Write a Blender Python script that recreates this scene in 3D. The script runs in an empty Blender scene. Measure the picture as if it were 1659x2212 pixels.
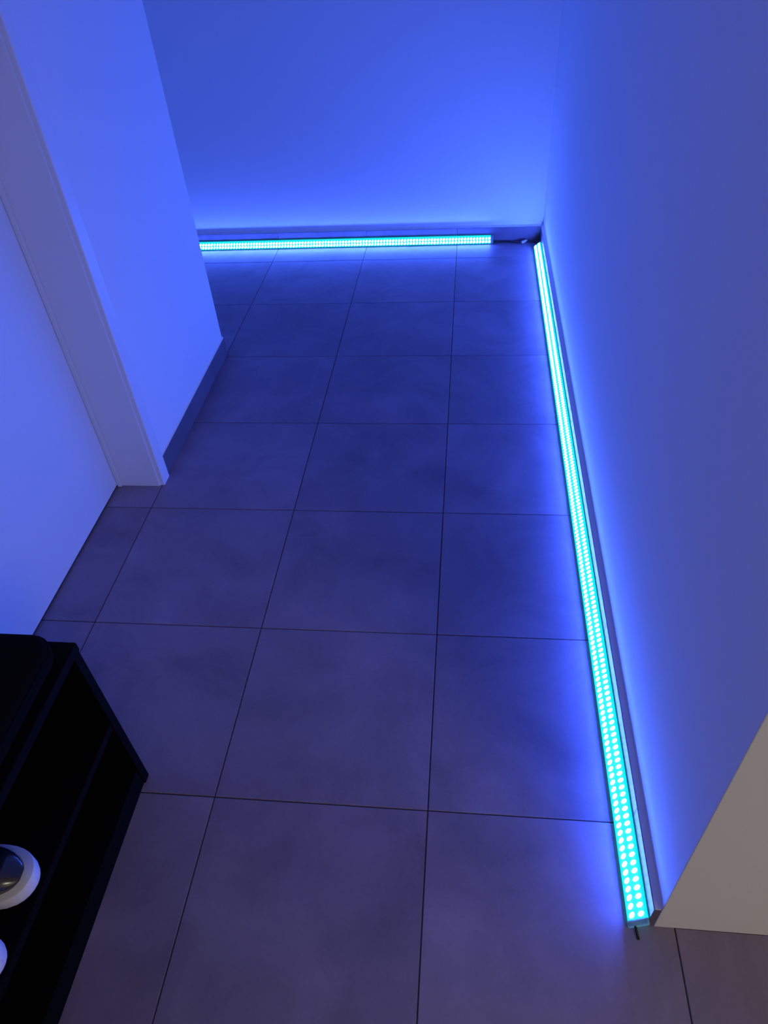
import bpy, bmesh, math, random
from mathutils import Matrix, Vector

rnd = random.Random(7)
scene = bpy.context.scene
COL = scene.collection

# ------------------------------------------------------------------ camera
cam_d = bpy.data.cameras.new('camera')
cam = bpy.data.objects.new('camera', cam_d)
COL.objects.link(cam)
cam_d.sensor_fit = 'VERTICAL'
cam_d.sensor_height = 24.0
cam_d.lens = 1563.9 / 2212.0 * 24.0
cam_d.clip_start = 0.02
cam.matrix_world = (Matrix.Translation((0.5149, -0.6797, 1.4487))
                    @ Matrix.Rotation(0.151250, 4, 'Z')
                    @ Matrix.Rotation(0.833986, 4, 'X')
                    @ Matrix.Rotation(-0.083591, 4, 'Z'))
scene.camera = cam

# ------------------------------------------------------------------ world, lights, exposure
LED_COL = (0.048, 0.122, 1.0)
LED_STRENGTH = 260.0
SLEEVE_COL = (0.0, 0.86, 0.95)
SLEEVE_STRENGTH = 1.0
ROOM_LIGHT = 32.0

world = bpy.data.worlds.new('world')
scene.world = world
world.use_nodes = True
world.node_tree.nodes['Background'].inputs[0].default_value = (0.5, 0.45, 0.4, 1)
world.node_tree.nodes['Background'].inputs[1].default_value = 0.01

ld = bpy.data.lights.new('room_lamp', 'AREA')
ld.shape = 'RECTANGLE'
ld.size, ld.size_y = 1.2, 1.2
ld.color = (1.0, 0.89, 0.68)
ld.energy = ROOM_LIGHT
lamp = bpy.data.objects.new('room_lamp', ld)
COL.objects.link(lamp)
lamp.location = (2.7, -2.7, 2.44)

vs = scene.view_settings
scene.display_settings.display_device = 'sRGB'
vs.view_transform = 'Standard'
vs.look = 'None'
vs.exposure = 0.0
vs.gamma = 1.0
vs.use_curve_mapping = False

# ------------------------------------------------------------------ materials
def mat(name, col, rough=0.6, spec=0.5, **kw):
    m = bpy.data.materials.new(name)
    m.use_nodes = True
    nt = m.node_tree
    b = nt.nodes['Principled BSDF']
    b.inputs['Base Color'].default_value = (*col, 1)
    b.inputs['Roughness'].default_value = rough
    b.inputs['Specular IOR Level'].default_value = spec
    for k, v in kw.items():
        b.inputs[k.replace('_', ' ')].default_value = v
    return m, nt, b

def add_bump(nt, b, scale, strength, dist=0.001, detail=3):
    tc = nt.nodes.new('ShaderNodeTexCoord')
    n = nt.nodes.new('ShaderNodeTexNoise')
    n.inputs['Scale'].default_value = scale
    n.inputs['Detail'].default_value = detail
    bp = nt.nodes.new('ShaderNodeBump')
    bp.inputs['Strength'].default_value = strength
    bp.inputs['Distance'].default_value = dist
    nt.links.new(tc.outputs['Object'], n.inputs['Vector'])
    nt.links.new(n.outputs['Fac'], bp.inputs['Height'])
    nt.links.new(bp.outputs['Normal'], b.inputs['Normal'])

M_WALL, nt, b = mat('plaster_white', (0.78, 0.77, 0.75), 0.85, 0.2); add_bump(nt, b, 90, 0.15)
M_CEIL, nt, b = mat('ceiling_white', (0.8, 0.8, 0.8), 0.9, 0.2); add_bump(nt, b, 60, 0.1)
M_TRIM, nt, b = mat('trim_white_lacquer', (0.76, 0.75, 0.74), 0.45, 0.4); add_bump(nt, b, 25, 0.05)
M_DOOR, nt, b = mat('door_white_lacquer', (0.76, 0.76, 0.76), 0.5, 0.4); add_bump(nt, b, 18, 0.05)
M_GROUT, nt, b = mat('grout_dark', (0.07, 0.062, 0.07), 0.95, 0.1); add_bump(nt, b, 300, 0.3)

def tile_material(name, col):
    m, nt, b = mat(name, col, 0.55, 0.35)
    tc = nt.nodes.new('ShaderNodeTexCoord')
    oi = nt.nodes.new('ShaderNodeObjectInfo')
    mul = nt.nodes.new('ShaderNodeVectorMath'); mul.operation = 'SCALE'
    comb = nt.nodes.new('ShaderNodeCombineXYZ')
    add = nt.nodes.new('ShaderNodeVectorMath'); add.operation = 'ADD'
    nt.links.new(oi.outputs['Random'], comb.inputs[0]); nt.links.new(oi.outputs['Random'], comb.inputs[1])
    nt.links.new(comb.outputs[0], mul.inputs[0]); mul.inputs['Scale'].default_value = 37.0
    nt.links.new(tc.outputs['Object'], add.inputs[0]); nt.links.new(mul.outputs[0], add.inputs[1])
    n1 = nt.nodes.new('ShaderNodeTexNoise'); n1.inputs['Scale'].default_value = 4.5
    n1.inputs['Detail'].default_value = 6; n1.inputs['Roughness'].default_value = 0.62; n1.inputs['Distortion'].default_value = 0.6
    n2 = nt.nodes.new('ShaderNodeTexNoise'); n2.inputs['Scale'].default_value = 120; n2.inputs['Detail'].default_value = 2
    nt.links.new(add.outputs[0], n1.inputs['Vector']); nt.links.new(add.outputs[0], n2.inputs['Vector'])
    r1 = nt.nodes.new('ShaderNodeMapRange')
    r1.inputs['From Min'].default_value = 0.3; r1.inputs['From Max'].default_value = 0.72
    r1.inputs['To Min'].default_value = 0.80; r1.inputs['To Max'].default_value = 1.26
    nt.links.new(n1.outputs['Fac'], r1.inputs['Value'])
    r2 = nt.nodes.new('ShaderNodeMapRange')
    r2.inputs['To Min'].default_value = 0.93; r2.inputs['To Max'].default_value = 1.07
    nt.links.new(n2.outputs['Fac'], r2.inputs['Value'])
    r3 = nt.nodes.new('ShaderNodeMapRange')
    r3.inputs['To Min'].default_value = 0.94; r3.inputs['To Max'].default_value = 1.06
    nt.links.new(oi.outputs['Random'], r3.inputs['Value'])
    m1 = nt.nodes.new('ShaderNodeMath'); m1.operation = 'MULTIPLY'
    m2 = nt.nodes.new('ShaderNodeMath'); m2.operation = 'MULTIPLY'
    nt.links.new(r1.outputs[0], m1.inputs[0]); nt.links.new(r2.outputs[0], m1.inputs[1])
    nt.links.new(m1.outputs[0], m2.inputs[0]); nt.links.new(r3.outputs[0], m2.inputs[1])
    sc = nt.nodes.new('ShaderNodeVectorMath'); sc.operation = 'SCALE'
    sc.inputs[0].default_value = col
    nt.links.new(m2.outputs[0], sc.inputs['Scale'])
    nt.links.new(sc.outputs[0], b.inputs['Base Color'])
    bp = nt.nodes.new('ShaderNodeBump'); bp.inputs['Strength'].default_value = 0.12; bp.inputs['Distance'].default_value = 0.001
    nt.links.new(n2.outputs['Fac'], bp.inputs['Height']); nt.links.new(bp.outputs['Normal'], b.inputs['Normal'])
    return m
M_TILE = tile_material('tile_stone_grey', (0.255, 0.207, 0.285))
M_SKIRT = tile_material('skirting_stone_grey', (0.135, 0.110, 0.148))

M_BLACK, nt, b = mat('black_stained_board', (0.0018, 0.0014, 0.0018), 0.8, 0.08); add_bump(nt, b, 60, 0.1)
M_CUSH, nt, b = mat('black_cushion_cloth', (0.004, 0.0035, 0.004), 0.95, 0.05); add_bump(nt, b, 500, 0.5)
M_SHOE, nt, b = mat('shoe_dark_upper', (0.012, 0.012, 0.018), 0.25, 0.6, Coat_Weight=1.0, Coat_Roughness=0.12); add_bump(nt, b, 200, 0.05)
M_SOLE, nt, b = mat('shoe_white_rubber', (0.80, 0.77, 0.76), 0.6, 0.3); add_bump(nt, b, 150, 0.1)
M_LACE, nt, b = mat('shoe_lace_dark', (0.02, 0.02, 0.025), 0.8, 0.2); add_bump(nt, b, 400, 0.4)
M_CABLE, nt, b = mat('cable_black', (0.01, 0.01, 0.012), 0.5, 0.4); add_bump(nt, b, 80, 0.1)
M_PLUG, nt, b = mat('plug_pale', (0.45, 0.43, 0.45), 0.5, 0.4); add_bump(nt, b, 80, 0.1)
M_CAP, nt, b = mat('end_cap_clear_rubber', (0.85, 0.88, 0.95), 0.4, 0.5, Transmission_Weight=0.85); add_bump(nt, b, 80, 0.1)

def emis(name, col, strength):
    m = bpy.data.materials.new(name)
    m.use_nodes = True
    nt = m.node_tree
    b = nt.nodes['Principled BSDF']
    b.inputs['Base Color'].default_value = (0.1, 0.1, 0.1, 1)
    b.inputs['Emission Color'].default_value = (*col, 1)
    b.inputs['Emission Strength'].default_value = strength
    return m
M_LED = emis('led_chip_glow', LED_COL, LED_STRENGTH)
M_SLEEVE = emis('sleeve_cyan_glow', SLEEVE_COL, SLEEVE_STRENGTH)

# ------------------------------------------------------------------ helpers
def box(bm, x0, x1, y0, y1, z0, z1):
    vs_ = [bm.verts.new(p) for p in ((x0, y0, z0), (x1, y0, z0), (x1, y1, z0), (x0, y1, z0),
                                     (x0, y0, z1), (x1, y0, z1), (x1, y1, z1), (x0, y1, z1))]
    for f in ((0, 3, 2, 1), (4, 5, 6, 7), (0, 1, 5, 4), (1, 2, 6, 5), (2, 3, 7, 6), (3, 0, 4, 7)):
        bm.faces.new([vs_[i] for i in f])
    return bm

def bevel(bm, w, seg=2, edges=None):
    bmesh.ops.bevel(bm, geom=list(edges if edges is not None else bm.edges), offset=w, segments=seg,
                    profile=0.5, affect='EDGES')

def link(name, bm, m, parent=None, loc=None, smooth=False):
    me = bpy.data.meshes.new(name)
    bmesh.ops.recalc_face_normals(bm, faces=bm.faces)
    if smooth:
        for f in bm.faces:
            f.smooth = True
    bm.to_mesh(me); bm.free()
    me.materials.append(m)
    o = bpy.data.objects.new(name, me)
    COL.objects.link(o)
    if parent:
        o.parent = parent
    if loc:
        o.location = loc
    return o

def boxobj(name, m, x0, x1, y0, y1, z0, z1, parent=None, bev=0.0, seg=2):
    bm = box(bmesh.new(), x0, x1, y0, y1, z0, z1)
    if bev:
        bevel(bm, bev, seg)
    return link(name, bm, m, parent)

def struct(o, label=None):
    o['kind'] = 'structure'
    if label:
        o['label'] = label
    return o

def thing(name, label, cat, loc=(0, 0, 0), rz=0, group=None):
    o = bpy.data.objects.new(name, None)
    COL.objects.link(o)
    o.location = loc
    o.rotation_euler = (0, 0, rz)
    o.empty_display_size = 0.05
    o['label'] = label
    o['category'] = cat
    if group:
        o['group'] = group
    return o

def tube(bm, pts, r, n=8):
    rings = []
    for i, p in enumerate(pts):
        p = Vector(p)
        a = Vector(pts[max(0, i - 1)]); c = Vector(pts[min(len(pts) - 1, i + 1)])
        d = (c - a).normalized()
        s = d.cross(Vector((0, 0, 1)))
        s = s.normalized() if s.length > 1e-4 else Vector((1, 0, 0))
        u = s.cross(d)
        rings.append([bm.verts.new(p + s * r * math.cos(2 * math.pi * k / n) + u * r * math.sin(2 * math.pi * k / n))
                      for k in range(n)])
    for a, c in zip(rings, rings[1:]):
        for k in range(n):
            bm.faces.new((a[k], a[(k + 1) % n], c[(k + 1) % n], c[k]))
    bm.faces.new(rings[0][::-1]); bm.faces.new(rings[-1])
    return bm

# ------------------------------------------------------------------ setting
XL, XR, YB = -0.455, 0.864, 2.897        # left wall, right wall, back wall
YE = -0.185                              # near end of the right wall
ALC = -1.75                              # far side of the alcove
RX, RY, H = 3.6, -4.0, 2.5               # the room behind the camera
WT = 0.14
DY0, DY1 = 0.17, 1.012                   # door opening

floor = struct(boxobj('floor', M_GROUT, ALC, RX, RY, YB, -0.06, -0.0025), 'floor of large square stone-grey tiles with thin dark joints')
T, J = 0.45, 0.0024
def tile_mesh(x0, x1, y0, y1):
    bm = box(bmesh.new(), x0, x1, y0, y1, -0.012, 0.0)
    top = [e for e in bm.edges if all(v.co.z > -0.001 for v in e.verts)]
    bevel(bm, 0.0009, 1, top)
    me = bpy.data.meshes.new('tile')
    bmesh.ops.recalc_face_normals(bm, faces=bm.faces)
    bm.to_mesh(me); bm.free()
    me.materials.append(M_TILE)
    return me
full = tile_mesh(-T / 2 + J / 2, T / 2 - J / 2, -T / 2 + J / 2, T / 2 - J / 2)
def add_tile(i, j):
    x0, x1, y0, y1 = i * T, (i + 1) * T, j * T, (j + 1) * T
    cx, cy = (x0 + x1) / 2, (y0 + y1) / 2
    # clip against the walls' footprints
    lo_x, hi_x, lo_y, hi_y = ALC, RX, RY, YB
    if cy < 1.6:
        lo_x = -0.60
    if cy > YE + 0.05 and cx < XR:
        hi_x = XR
    if cx > XR and cy > YE - T:
        hi_y = YE if x0 >= XR else YB
        if y0 >= YE - 0.001:
            return
    cx0, cx1, cy0, cy1 = max(x0, lo_x), min(x1, hi_x), max(y0, lo_y), min(y1, hi_y)
    if cx1 - cx0 < 0.02 or cy1 - cy0 < 0.02:
        return
    if (cx0, cx1, cy0, cy1) == (x0, x1, y0, y1):
        me = full
    else:
        me = tile_mesh(cx0 - cx + J / 2 * (cx0 == x0), cx1 - cx - J / 2 * (cx1 == x1),
                       cy0 - cy + J / 2 * (cy0 == y0), cy1 - cy - J / 2 * (cy1 == y1))
    o = bpy.data.objects.new('tile', me)
    COL.objects.link(o)
    o.parent = floor
    o.location = (cx, cy, rnd.uniform(-0.0004, 0.0))
for j in range(-9, 7):
    for i in range(-4, 8):
        add_tile(i, j)

def wall(name, *r, label=None, m=M_WALL):
    return struct(boxobj(name, m, *r), label)
wall('wall_back', ALC, XR + WT, YB, YB + WT, 0, H, label='white plaster wall at the end of the corridor, lit blue from below')
bmw = box(bmesh.new(), XR, RX, YE, YB, 0, H)
es = [e for e in bmw.edges if all(abs(v.co.x - XR) < 1e-5 and abs(v.co.y - YE) < 1e-5 for v in e.verts)]
bevel(bmw, 0.0015, 2, es)
struct(link('wall_right', bmw, M_WALL), 'white plaster wall along the corridor with a square outer corner towards the camera')
wl = box(bmesh.new(), XL - WT, XL, RY, DY0, 0, H)
box(wl, XL - WT, XL, DY0, DY1, 2.06, H)
box(wl, ALC, XL, DY1, 1.822, 0, H)
struct(link('wall_left', wl, M_WALL), 'white plaster wall on the left with a recessed door and a square corner beyond it')
wall('wall_alcove', ALC - WT, ALC, 1.822, YB + WT, 0, H, label='white plaster wall closing the recess on the left')
wall('wall_front', XL - WT, RX, RY - WT, RY, 0, H, label='white plaster wall behind the camera')
wall('wall_outer', RX, RX + WT, RY - WT, YE, 0, H, label='white plaster wall on the far right of the room')
struct(boxobj('ceiling', M_CEIL, ALC - WT, RX + WT, RY - WT, YB + WT, H, H + 0.1), 'white ceiling')

# skirting of the floor's own tile, in lengths of one tile
def skirting(name, label, axis, face, wallpos, a0, a1, h, joints):
    """axis 'x': the run goes along X, the face looks at -Y; axis 'y': along Y"""
    root = bpy.data.objects.new(name, None)
    COL.objects.link(root)
    struct(root, label)
    cuts = [a0] + [c for c in joints if a0 + 0.02 < c < a1 - 0.02] + [a1]
    for c0, c1 in zip(cuts, cuts[1:]):
        g0, g1 = c0 + (0.0007 if c0 != a0 else 0), c1 - (0.0007 if c1 != a1 else 0)
        lo, hi = min(face, wallpos), max(face, wallpos)
        if axis == 'x':
            bm = box(bmesh.new(), g0, g1, lo, hi, 0.0005, h)
        else:
            bm = box(bmesh.new(), lo, hi, g0, g1, 0.0005, h)
        bevel(bm, 0.0008, 1)
        link('tile', bm, M_SKIRT, root)
    # white sealant bead filling the ledge between tile and plaster
    bm = bmesh.new()
    s = 1 if wallpos > face else -1
    prof = [(face + s * 0.0012, h + 0.0001), (wallpos - s * 0.0002, h + 0.0001), (wallpos - s * 0.0002, h + 0.0075),
            (face + s * 0.0035 + s * 0.35 * (abs(wallpos - face) - 0.0035), h + 0.0026), (face + s * 0.0020, h + 0.0012)]
    ends = []
    for a in (a0 + 0.0005, a1 - 0.0005):
        ends.append([bm.verts.new((a, p, z) if axis == 'x' else (p, a, z)) for p, z in prof])
    n = len(prof)
    for k in range(n):
        bm.faces.new((ends[0][k], ends[0][(k + 1) % n], ends[1][(k + 1) % n], ends[1][k]))
    bm.faces.new(ends[0]); bm.faces.new(ends[1][::-1])
    link('sealant_bead', bm, M_WALL, root)
    return root
JT = [k * T for k in range(-9, 9)]
BBR, BBB = 0.8520, YB - 0.012
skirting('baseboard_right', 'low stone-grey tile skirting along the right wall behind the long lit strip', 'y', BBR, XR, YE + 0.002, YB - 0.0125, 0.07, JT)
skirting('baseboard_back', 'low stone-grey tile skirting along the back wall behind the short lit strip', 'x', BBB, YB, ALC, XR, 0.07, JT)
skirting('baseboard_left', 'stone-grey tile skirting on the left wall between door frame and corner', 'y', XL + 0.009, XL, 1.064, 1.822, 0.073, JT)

# door: leaf set back in the wall, lining, stop, architraves
door = boxobj('door_1', M_DOOR, XL - WT - 0.004, XL - WT + 0.0, DY0 + 0.014, DY1 - 0.014, 0.007, 2.045, bev=0.001)
me = door.data
door.name = 'door_1'
struct(door, 'plain white flush door, closed, with a narrow dark gap under it')
backp = boxobj('leaf_back', M_DOOR, XL - WT - 0.040, XL - WT - 0.0045, DY0 + 0.010, DY1 - 0.010, 0.007, 2.045, door, bev=0.001)
hd = bmesh.new()
tube(hd, [(XL - WT, DY0 + 0.075, 1.05), (XL - WT + 0.045, DY0 + 0.075, 1.05)], 0.009, 12)
tube(hd, [(XL - WT + 0.045, DY0 + 0.068, 1.05), (XL - WT + 0.047, DY0 + 0.19, 1.05)], 0.009, 12)
M_METAL, nt, b = mat('brushed_metal', (0.6, 0.6, 0.6), 0.3, 0.5, Metallic=1.0); add_bump(nt, b, 200, 0.05)
link('door_handle', hd, M_METAL, door, smooth=True)

tr = bpy.data.objects.new('trim_1', None)
COL.objects.link(tr)
struct(tr, 'white door frame with flat rounded-edge architrave')
boxobj('lining', M_TRIM, XL - WT, XL, DY1 - 0.012, DY1 - 0.0002, 0.0006, 2.05, tr, bev=0.0012)
boxobj('lining', M_TRIM, XL - WT, XL, DY0 + 0.0002, DY0 + 0.012, 0.0006, 2.05, tr, bev=0.0012)
boxobj('lining', M_TRIM, XL - WT, XL, DY0 + 0.0125, DY1 - 0.0125, 2.047, 2.0595, tr, bev=0.0012)
boxobj('door_stop', M_TRIM, XL - WT + 0.001, XL - WT + 0.014, DY1 - 0.0175, DY1 - 0.0123, 0.0006, 2.046, tr, bev=0.001)
def architrave(y0, y1, outer_hi):
    """flat board with a rounded outer edge, standing on the wall face"""
    bm = bmesh.new()
    w, t = y1 - y0, 0.014
    prof = [(0, 0), (0, t - 0.002), (0.002, t)]
    for k in range(0, 7):
        a = math.pi / 2 * (1 - k / 6)
        prof.append((w - 0.013 + 0.013 * math.cos(a), 0.001 + 0.013 * math.sin(a)))
    prof.append((w, 0))
    lo, hi = [], []
    for (d, h) in prof:
        y = y0 + d if outer_hi else y1 - d
        lo.append(bm.verts.new((XL + h, y, 0.0006)))
        hi.append(bm.verts.new((XL + h, y, 2.12)))
    n = len(prof)
    for k in range(n):
        bm.faces.new((lo[k], lo[(k + 1) % n], hi[(k + 1) % n], hi[k]))
    bm.faces.new(lo); bm.faces.new(hi[::-1])
    return link('architrave', bm, M_TRIM, tr)
architrave(DY1 - 0.006, 1.062, True)
architrave(DY0 - 0.050, DY0 + 0.006, False)
boxobj('architrave', M_TRIM, XL, XL + 0.014, DY0 - 0.050, 1.062, 2.1205, 2.175, tr, bev=0.002)

# ------------------------------------------------------------------ LED strips
PITCH = 0.0148
def chip_mesh(name, lx, ly, rot):
    bm = bmesh.new()
    n = 10
    rings = []
    for r, z in ((1.0, 0.0), (0.80, 0.0013)):
        ring = []
        for k in range(n):
            a = 2 * math.pi * k / n
            x, y = lx * r * math.cos(a), ly * r * math.sin(a)
            ring.append(bm.verts.new((x * math.cos(rot) - y * math.sin(rot), x * math.sin(rot) + y * math.cos(rot), z)))
        rings.append(ring)
    for a, c in zip(rings, rings[1:]):
        for k in range(n):
            bm.faces.new((a[k], a[(k + 1) % n], c[(k + 1) % n], c[k]))
    bm.faces.new(rings[-1])
    bmesh.ops.recalc_face_normals(bm, faces=bm.faces)
    me = bpy.data.meshes.new(name)
    bm.to_mesh(me); bm.free()
    me.materials.append(M_LED)
    return me

def led_strip(name, label, length, width, thick, tilt, loc, rz, limit, offs, rots, wire=True):
    """local frame: the strip runs along +X from the origin, +Y is its left, it lies on z=0"""
    root = thing(name, label, 'light strip', loc, rz)
    tm = Matrix.Rotation(tilt, 4, 'X')
    bm = box(bmesh.new(), 0.006, length - 0.004, -width / 2, width / 2, 0.0, thick)
    es = [e for e in bm.edges if abs(e.verts[0].co.x - e.verts[1].co.x) > 0.1]
    bevel(bm, 0.003, 3, es)
    bmesh.ops.transform(bm, matrix=tm, verts=bm.verts)
    link('sleeve', bm, M_SLEEVE, root)
    for a, c in ((-0.006, 0.0058), (length - 0.0038, length + 0.004)):
        bm = box(bmesh.new(), a, c, -width / 2 - 0.0008, width / 2 + 0.0008, 0.0, thick + 0.0008)
        bevel(bm, 0.003, 3)
        bmesh.ops.transform(bm, matrix=tm, verts=bm.verts)
        link('end_cap', bm, M_CAP, root)
    me = [chip_mesh('led_chip', 0.0062, 0.0042, r) for r in rots]
    n = int((length - 0.02) / PITCH)
    count = 0
    rest = bmesh.new()
    for k in range(n + 1):
        for s in (0, 1):
            p = Vector((0.013 + k * PITCH, offs[s], thick - 0.0001))
            if count < limit:
                o = bpy.data.objects.new('led_chip', me[s])
                COL.objects.link(o)
                o.parent = root
                o.matrix_local = tm @ Matrix.Translation(p)
            else:
                rest.from_mesh(me[s])
                rest.verts.ensure_lookup_table()
                vv = [rest.verts[q] for q in range(len(rest.verts) - len(me[s].vertices), len(rest.verts))]
                bmesh.ops.transform(rest, matrix=tm @ Matrix.Translation(p), verts=vv)
            count += 1
    if len(rest.verts):
        o = link('led_chips', rest, M_LED, root)
        o.name = 'led_chip_row'
        o['kind'] = 'stuff'
    else:
        rest.free()
    return root

# long strip: from the camera's end of the right wall to the back corner; local +X -> world +Y, local +Y -> world -X
s1 = led_strip('led_strip', 'long glowing cyan strip of double light dots lying along the foot of the right wall',
               2.985, 0.040, 0.007, math.radians(-39), (0.8366, -0.187, 0.0133), math.pi / 2, 300, (0.0090, -0.0090),
               (math.radians(-50), math.radians(-75)))
bm = bmesh.new()
tube(bm, [(-0.004, 0.008, 0.000), (-0.012, 0.005, -0.009), (-0.022, 0.003, -0.0134)], 0.0024, 10)
link('wire_stub', bm, M_CABLE, s1, smooth=True)
# short strip: against the back skirting; local +X -> world -X after a half turn (+Y -> -Y, towards the camera)
s2 = led_strip('led_strip', 'shorter glowing cyan light strip lying along the foot of the back wall',
               1.95, 0.040, 0.007, math.radians(-50), (0.620, 2.8717, 0.0164), math.pi, 300, (0.0120, -0.0030),
               (math.radians(60), math.radians(60)))

# cable and plug joining the strips in the corner
cable = thing('power_cable', 'short dark cable with a pale plug on the floor in the back right corner', 'cable', (0.74, 2.86, 0.0006))
bm = bmesh.new()
pts = []
P = [Vector((-0.112, 0.004, 0.006)), Vector((-0.05, 0.012, 0.004)), Vector((0.01, -0.006, 0.004)), Vector((0.062, 0.004, 0.006)),
     Vector((0.095, -0.012, 0.005)), Vector((0.099, -0.054, 0.0045))]
for i in range(len(P) - 1):
    p0, p1, p2, p3 = P[max(i - 1, 0)], P[i], P[i + 1], P[min(i + 2, len(P) - 1)]
    for k in range(6):
        t = k / 6
        pts.append(0.5 * ((2 * p1) + (p2 - p0) * t + (2 * p0 - 5 * p1 + 4 * p2 - p3) * t * t + (3 * p1 - p0 - 3 * p2 + p3) * t ** 3))
pts.append(P[-1])
tube(bm, pts, 0.0028, 8)
link('cord', bm, M_CABLE, cable, smooth=True)
bm = box(bmesh.new(), -0.016, 0.016, -0.006, 0.006, 0.0, 0.012)
bevel(bm, 0.003, 2)
bmesh.ops.transform(bm, matrix=Matrix.Translation((0.036, 0.0, 0.0015)) @ Matrix.Rotation(math.radians(35), 4, 'Z'), verts=bm.verts)
link('plug', bm, M_PLUG, cable)

# ------------------------------------------------------------------ shoe bench
BX0, BX1, BY0, BY1, BH = XL + 0.016, -0.158, -0.90, 0.040, 0.465
bench = thing('shoe_bench', 'black open-fronted shoe bench with a cushioned top standing at the left wall', 'bench',
              ((BX0 + BX1) / 2, (BY0 + BY1) / 2, 0))
def bpart(name, x0, x1, y0, y1, z0, z1, bev=0.0015):
    cx, cy = (BX0 + BX1) / 2, (BY0 + BY1) / 2
    return boxobj(name, M_BLACK, x0 - cx, x1 - cx, y0 - cy, y1 - cy, z0, z1, bench, bev)
bpart('top_board', BX0, BX1 + 0.002, BY0, BY1 + 0.002, BH - 0.022, BH, 0.003)
bpart('side_panel', BX0, BX1, BY1 - 0.020, BY1, 0.0006, BH - 0.0222)
bpart('side_panel', BX0, BX1, BY0, BY0 + 0.020, 0.0006, BH - 0.0222)
bpart('back_panel', BX0, BX0 + 0.006, BY0 + 0.0202, BY1 - 0.0202, 0.03, BH - 0.0222, 0.0005)
bpart('shelf', BX0 + 0.0062, BX1 - 0.003, BY0 + 0.0202, BY1 - 0.0202, 0.217, 0.236)
bpart('shelf', BX0 + 0.0062, BX1 - 0.003, BY0 + 0.0202, BY1 - 0.0202, 0.040, 0.058)
bpart('plinth', BX1 - 0.022, BX1 - 0.004, BY0 + 0.0202, BY1 - 0.0202, 0.0006, 0.0398)

cush = thing('seat_cushion', 'black flat cushion with rounded corners lying on the shoe bench', 'cushion', ((BX0 + BX1) / 2, (BY0 + BY1) / 2, BH + 0.0003))
def rounded_slab(hx, hy, z0, z1, rc, re):
    """slab with rounded plan corners and rolled edges"""
    bm = bmesh.new()
    prof = []
    for k in range(7):
        a = -math.pi / 2 + math.pi * k / 6
        prof.append((re * (math.cos(a) - 1), (z0 + z1) / 2 + (z1 - z0) / 2 * math.sin(a)))
    rings = []
    for off, z in prof:
        ring = []
        for (sx, sy, a0) in ((1, 1, 0), (-1, 1, 90), (-1, -1, 180), (1, -1, 270)):
            for k in range(7):
                a = math.radians(a0 + 90 * k / 6)
                ring.append(bm.verts.new((sx * (hx - rc) + (rc + off) * math.cos(a), sy * (hy - rc) + (rc + off) * math.sin(a), z)))
        rings.append(ring)
    n = len(rings[0])
    for a, c in zip(rings, rings[1:]):
        for k in range(n):
            bm.faces.new((a[k], a[(k + 1) % n], c[(k + 1) % n], c[k]))
    bm.faces.new(rings[0][::-1]); bm.faces.new(rings[-1])
    return bm
hx, hy = (BX1 - BX0) / 2 - 0.008, (BY1 - BY0) / 2 - 0.013
link('cushion_pad', rounded_slab(hx, hy, 0, 0.048, 0.05, 0.017), M_CUSH, cush, smooth=True)
bm = bmesh.new()
ring = []
for (sx, sy, a0) in ((1, 1, 0), (-1, 1, 90), (-1, -1, 180), (1, -1, 270)):
    for k in range(7):
        a = math.radians(a0 + 90 * k / 6)
        ring.append((sx * (hx - 0.05) + 0.0475 * math.cos(a), sy * (hy - 0.05) + 0.0475 * math.sin(a), 0.034))
tube(bm, ring + [ring[0]], 0.003, 6)
link('piping', bm, M_CUSH, cush, smooth=True)

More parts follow.
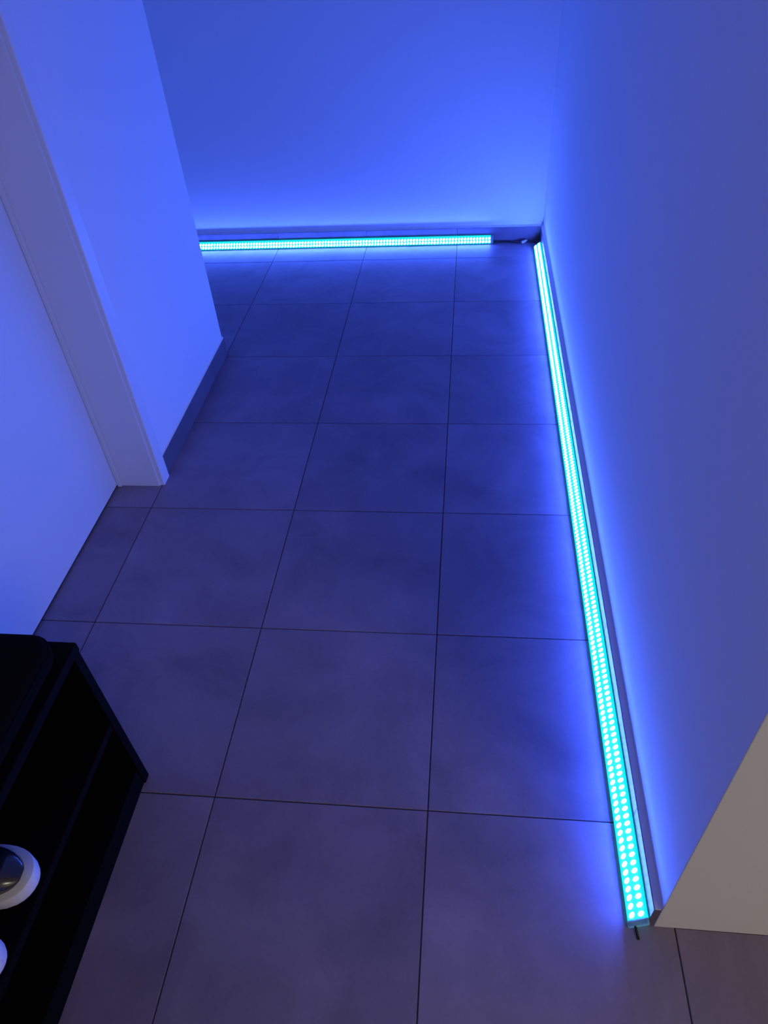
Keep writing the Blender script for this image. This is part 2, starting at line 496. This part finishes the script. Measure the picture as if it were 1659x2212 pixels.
# ------------------------------------------------------------------ shoes
def outline(t):
    """half widths (left, right) of a shoe sole, t = 0 heel .. 1 toe"""
    if t < 0.12:
        w = 0.034 * math.sqrt(max(0.0, 1 - ((0.12 - t) / 0.12) ** 2))
    elif t < 0.62:
        u = (t - 0.12) / 0.5
        w = 0.034 + 0.013 * (3 * u * u - 2 * u ** 3) - 0.004 * math.sin(math.pi * min(1, u * 1.2)) ** 2
    elif t < 0.72:
        w = 0.047
    else:
        w = 0.047 * math.sqrt(max(0.0, 1 - ((t - 0.72) / 0.28) ** 2.3))
    return w
L_SHOE = 0.262
TS = [0.0, .01, .03, .07, .12, .2, .3, .4, .5, .6, .68, .74, .80, .85, .90, .94, .97, .99, 1.0]
def make_shoe(label, loc, rz, side):
    root = thing('sneaker', label, 'shoe', loc, rz, 'pair of dark shoes on the bench shelf')
    def cx(t):                      # slight inward curve of the foot
        return side * 0.008 * math.sin(math.pi * t)
    def loft(prof, name, m, t0=0.0, t1=1.0, lift=None):
        bm = bmesh.new()
        ts = [t for t in TS if t0 <= t <= t1]
        rings = []
        for t in ts:
            pts = prof(t)
            tx = 0.008 + t * 0.917 if name == 'upper' else t
            rings.append([bm.verts.new((tx * L_SHOE, cx(tx) + y, z)) for y, z in pts])
        n = len(rings[0])
        for a, c in zip(rings, rings[1:]):
            for k in range(n):
                bm.faces.new((a[k], a[(k + 1) % n], c[(k + 1) % n], c[k]))
        bm.faces.new(rings[0][::-1]); bm.faces.new(rings[-1])
        bmesh.ops.remove_doubles(bm, verts=bm.verts, dist=0.0001)
        return link(name, bm, m, root, smooth=True)
    def sole(t):
        w = max(outline(t), 0.004)
        sp = 0.012 * max(0, (t - 0.8) / 0.2) ** 2        # toe spring
        h = 0.030
        return [(-w * .93, sp), (-w, sp + .005), (-w, sp + h - .005), (-w * .95, sp + h), (w * .95, sp + h), (w, sp + h - .005), (w, sp + .005), (w * .93, sp)]
    loft(sole, 'sole', M_SOLE)
    def top(t):
        if t < 0.30: return 0.092 - 0.02 * t
        if t < 0.62: 
            u = (t - 0.30) / 0.32
            return 0.086 - 0.020 * u
        u = (t - 0.62) / 0.38
        return 0.066 - 0.030 * u * u
    def upper(t):
        t = 0.008 + t * 0.917
        w = max(outline(min(1.0, t / 0.93)) * 0.82, 0.0015)
        z0 = 0.0302 + 0.012 * max(0, (t - 0.8) / 0.2) ** 2
        zt = max(top(t) * (1 if t < .93 else 1) , z0 + 0.003)
        if t > 0.8:
            zt = z0 + (zt - z0) * math.sqrt(max(0.01, 1 - ((t - .8) / .125) ** 2))
        out = []
        for k in range(11):
            a = math.pi * k / 10
            out.append((-w * math.copysign(abs(math.cos(a)) ** 0.7, math.cos(a)), z0 + (zt - z0) * math.sin(a) ** 0.8))
        return out
    loft(upper, 'upper', M_SHOE)
    bm = bmesh.new()
    tube(bm, [(L_SHOE * (0.16 + 0.10 * math.cos(a)), cx(.2) + 0.021 * math.sin(a), 0.0905 - 0.004 * math.cos(a))
              for a in [2 * math.pi * k / 14 for k in range(15)]], 0.006, 8)
    link('collar', bm, M_LACE, root, smooth=True)
    bm = bmesh.new()
    box(bm, L_SHOE * .30, L_SHOE * .58, -0.014 + cx(.45), 0.014 + cx(.45), 0.070, 0.0765)
    bevel(bm, 0.003, 2)
    for v in bm.verts:
        v.co.z += 0.013 * (0.58 - v.co.x / L_SHOE) / 0.28 
    link('tongue', bm, M_SHOE, root)
    bm = bmesh.new()
    for k in range(4):
        t = 0.34 + 0.07 * k
        z = 0.082 + 0.0125 * (0.58 - t) / 0.28 - 0.002
        tube(bm, [(L_SHOE * t, cx(t) - 0.022, z - 0.006), (L_SHOE * (t + .01), cx(t) - 0.010, z + 0.001),
                  (L_SHOE * (t + .02), cx(t) + 0.010, z + 0.001), (L_SHOE * (t + .03), cx(t) + 0.022, z - 0.006)], 0.0025, 6)
    link('laces', bm, M_LACE, root, smooth=True)
    return root
SZ = 0.2363
make_shoe('dark sneaker with thick white sole rim on the bench shelf, the upper one', (-0.163 - L_SHOE, -0.290, SZ), math.radians(3), 1)
make_shoe('dark sneaker on the bench shelf mostly cut off by the left edge, the lower one', (-0.161 - L_SHOE, -0.397, SZ), math.radians(0), -1)
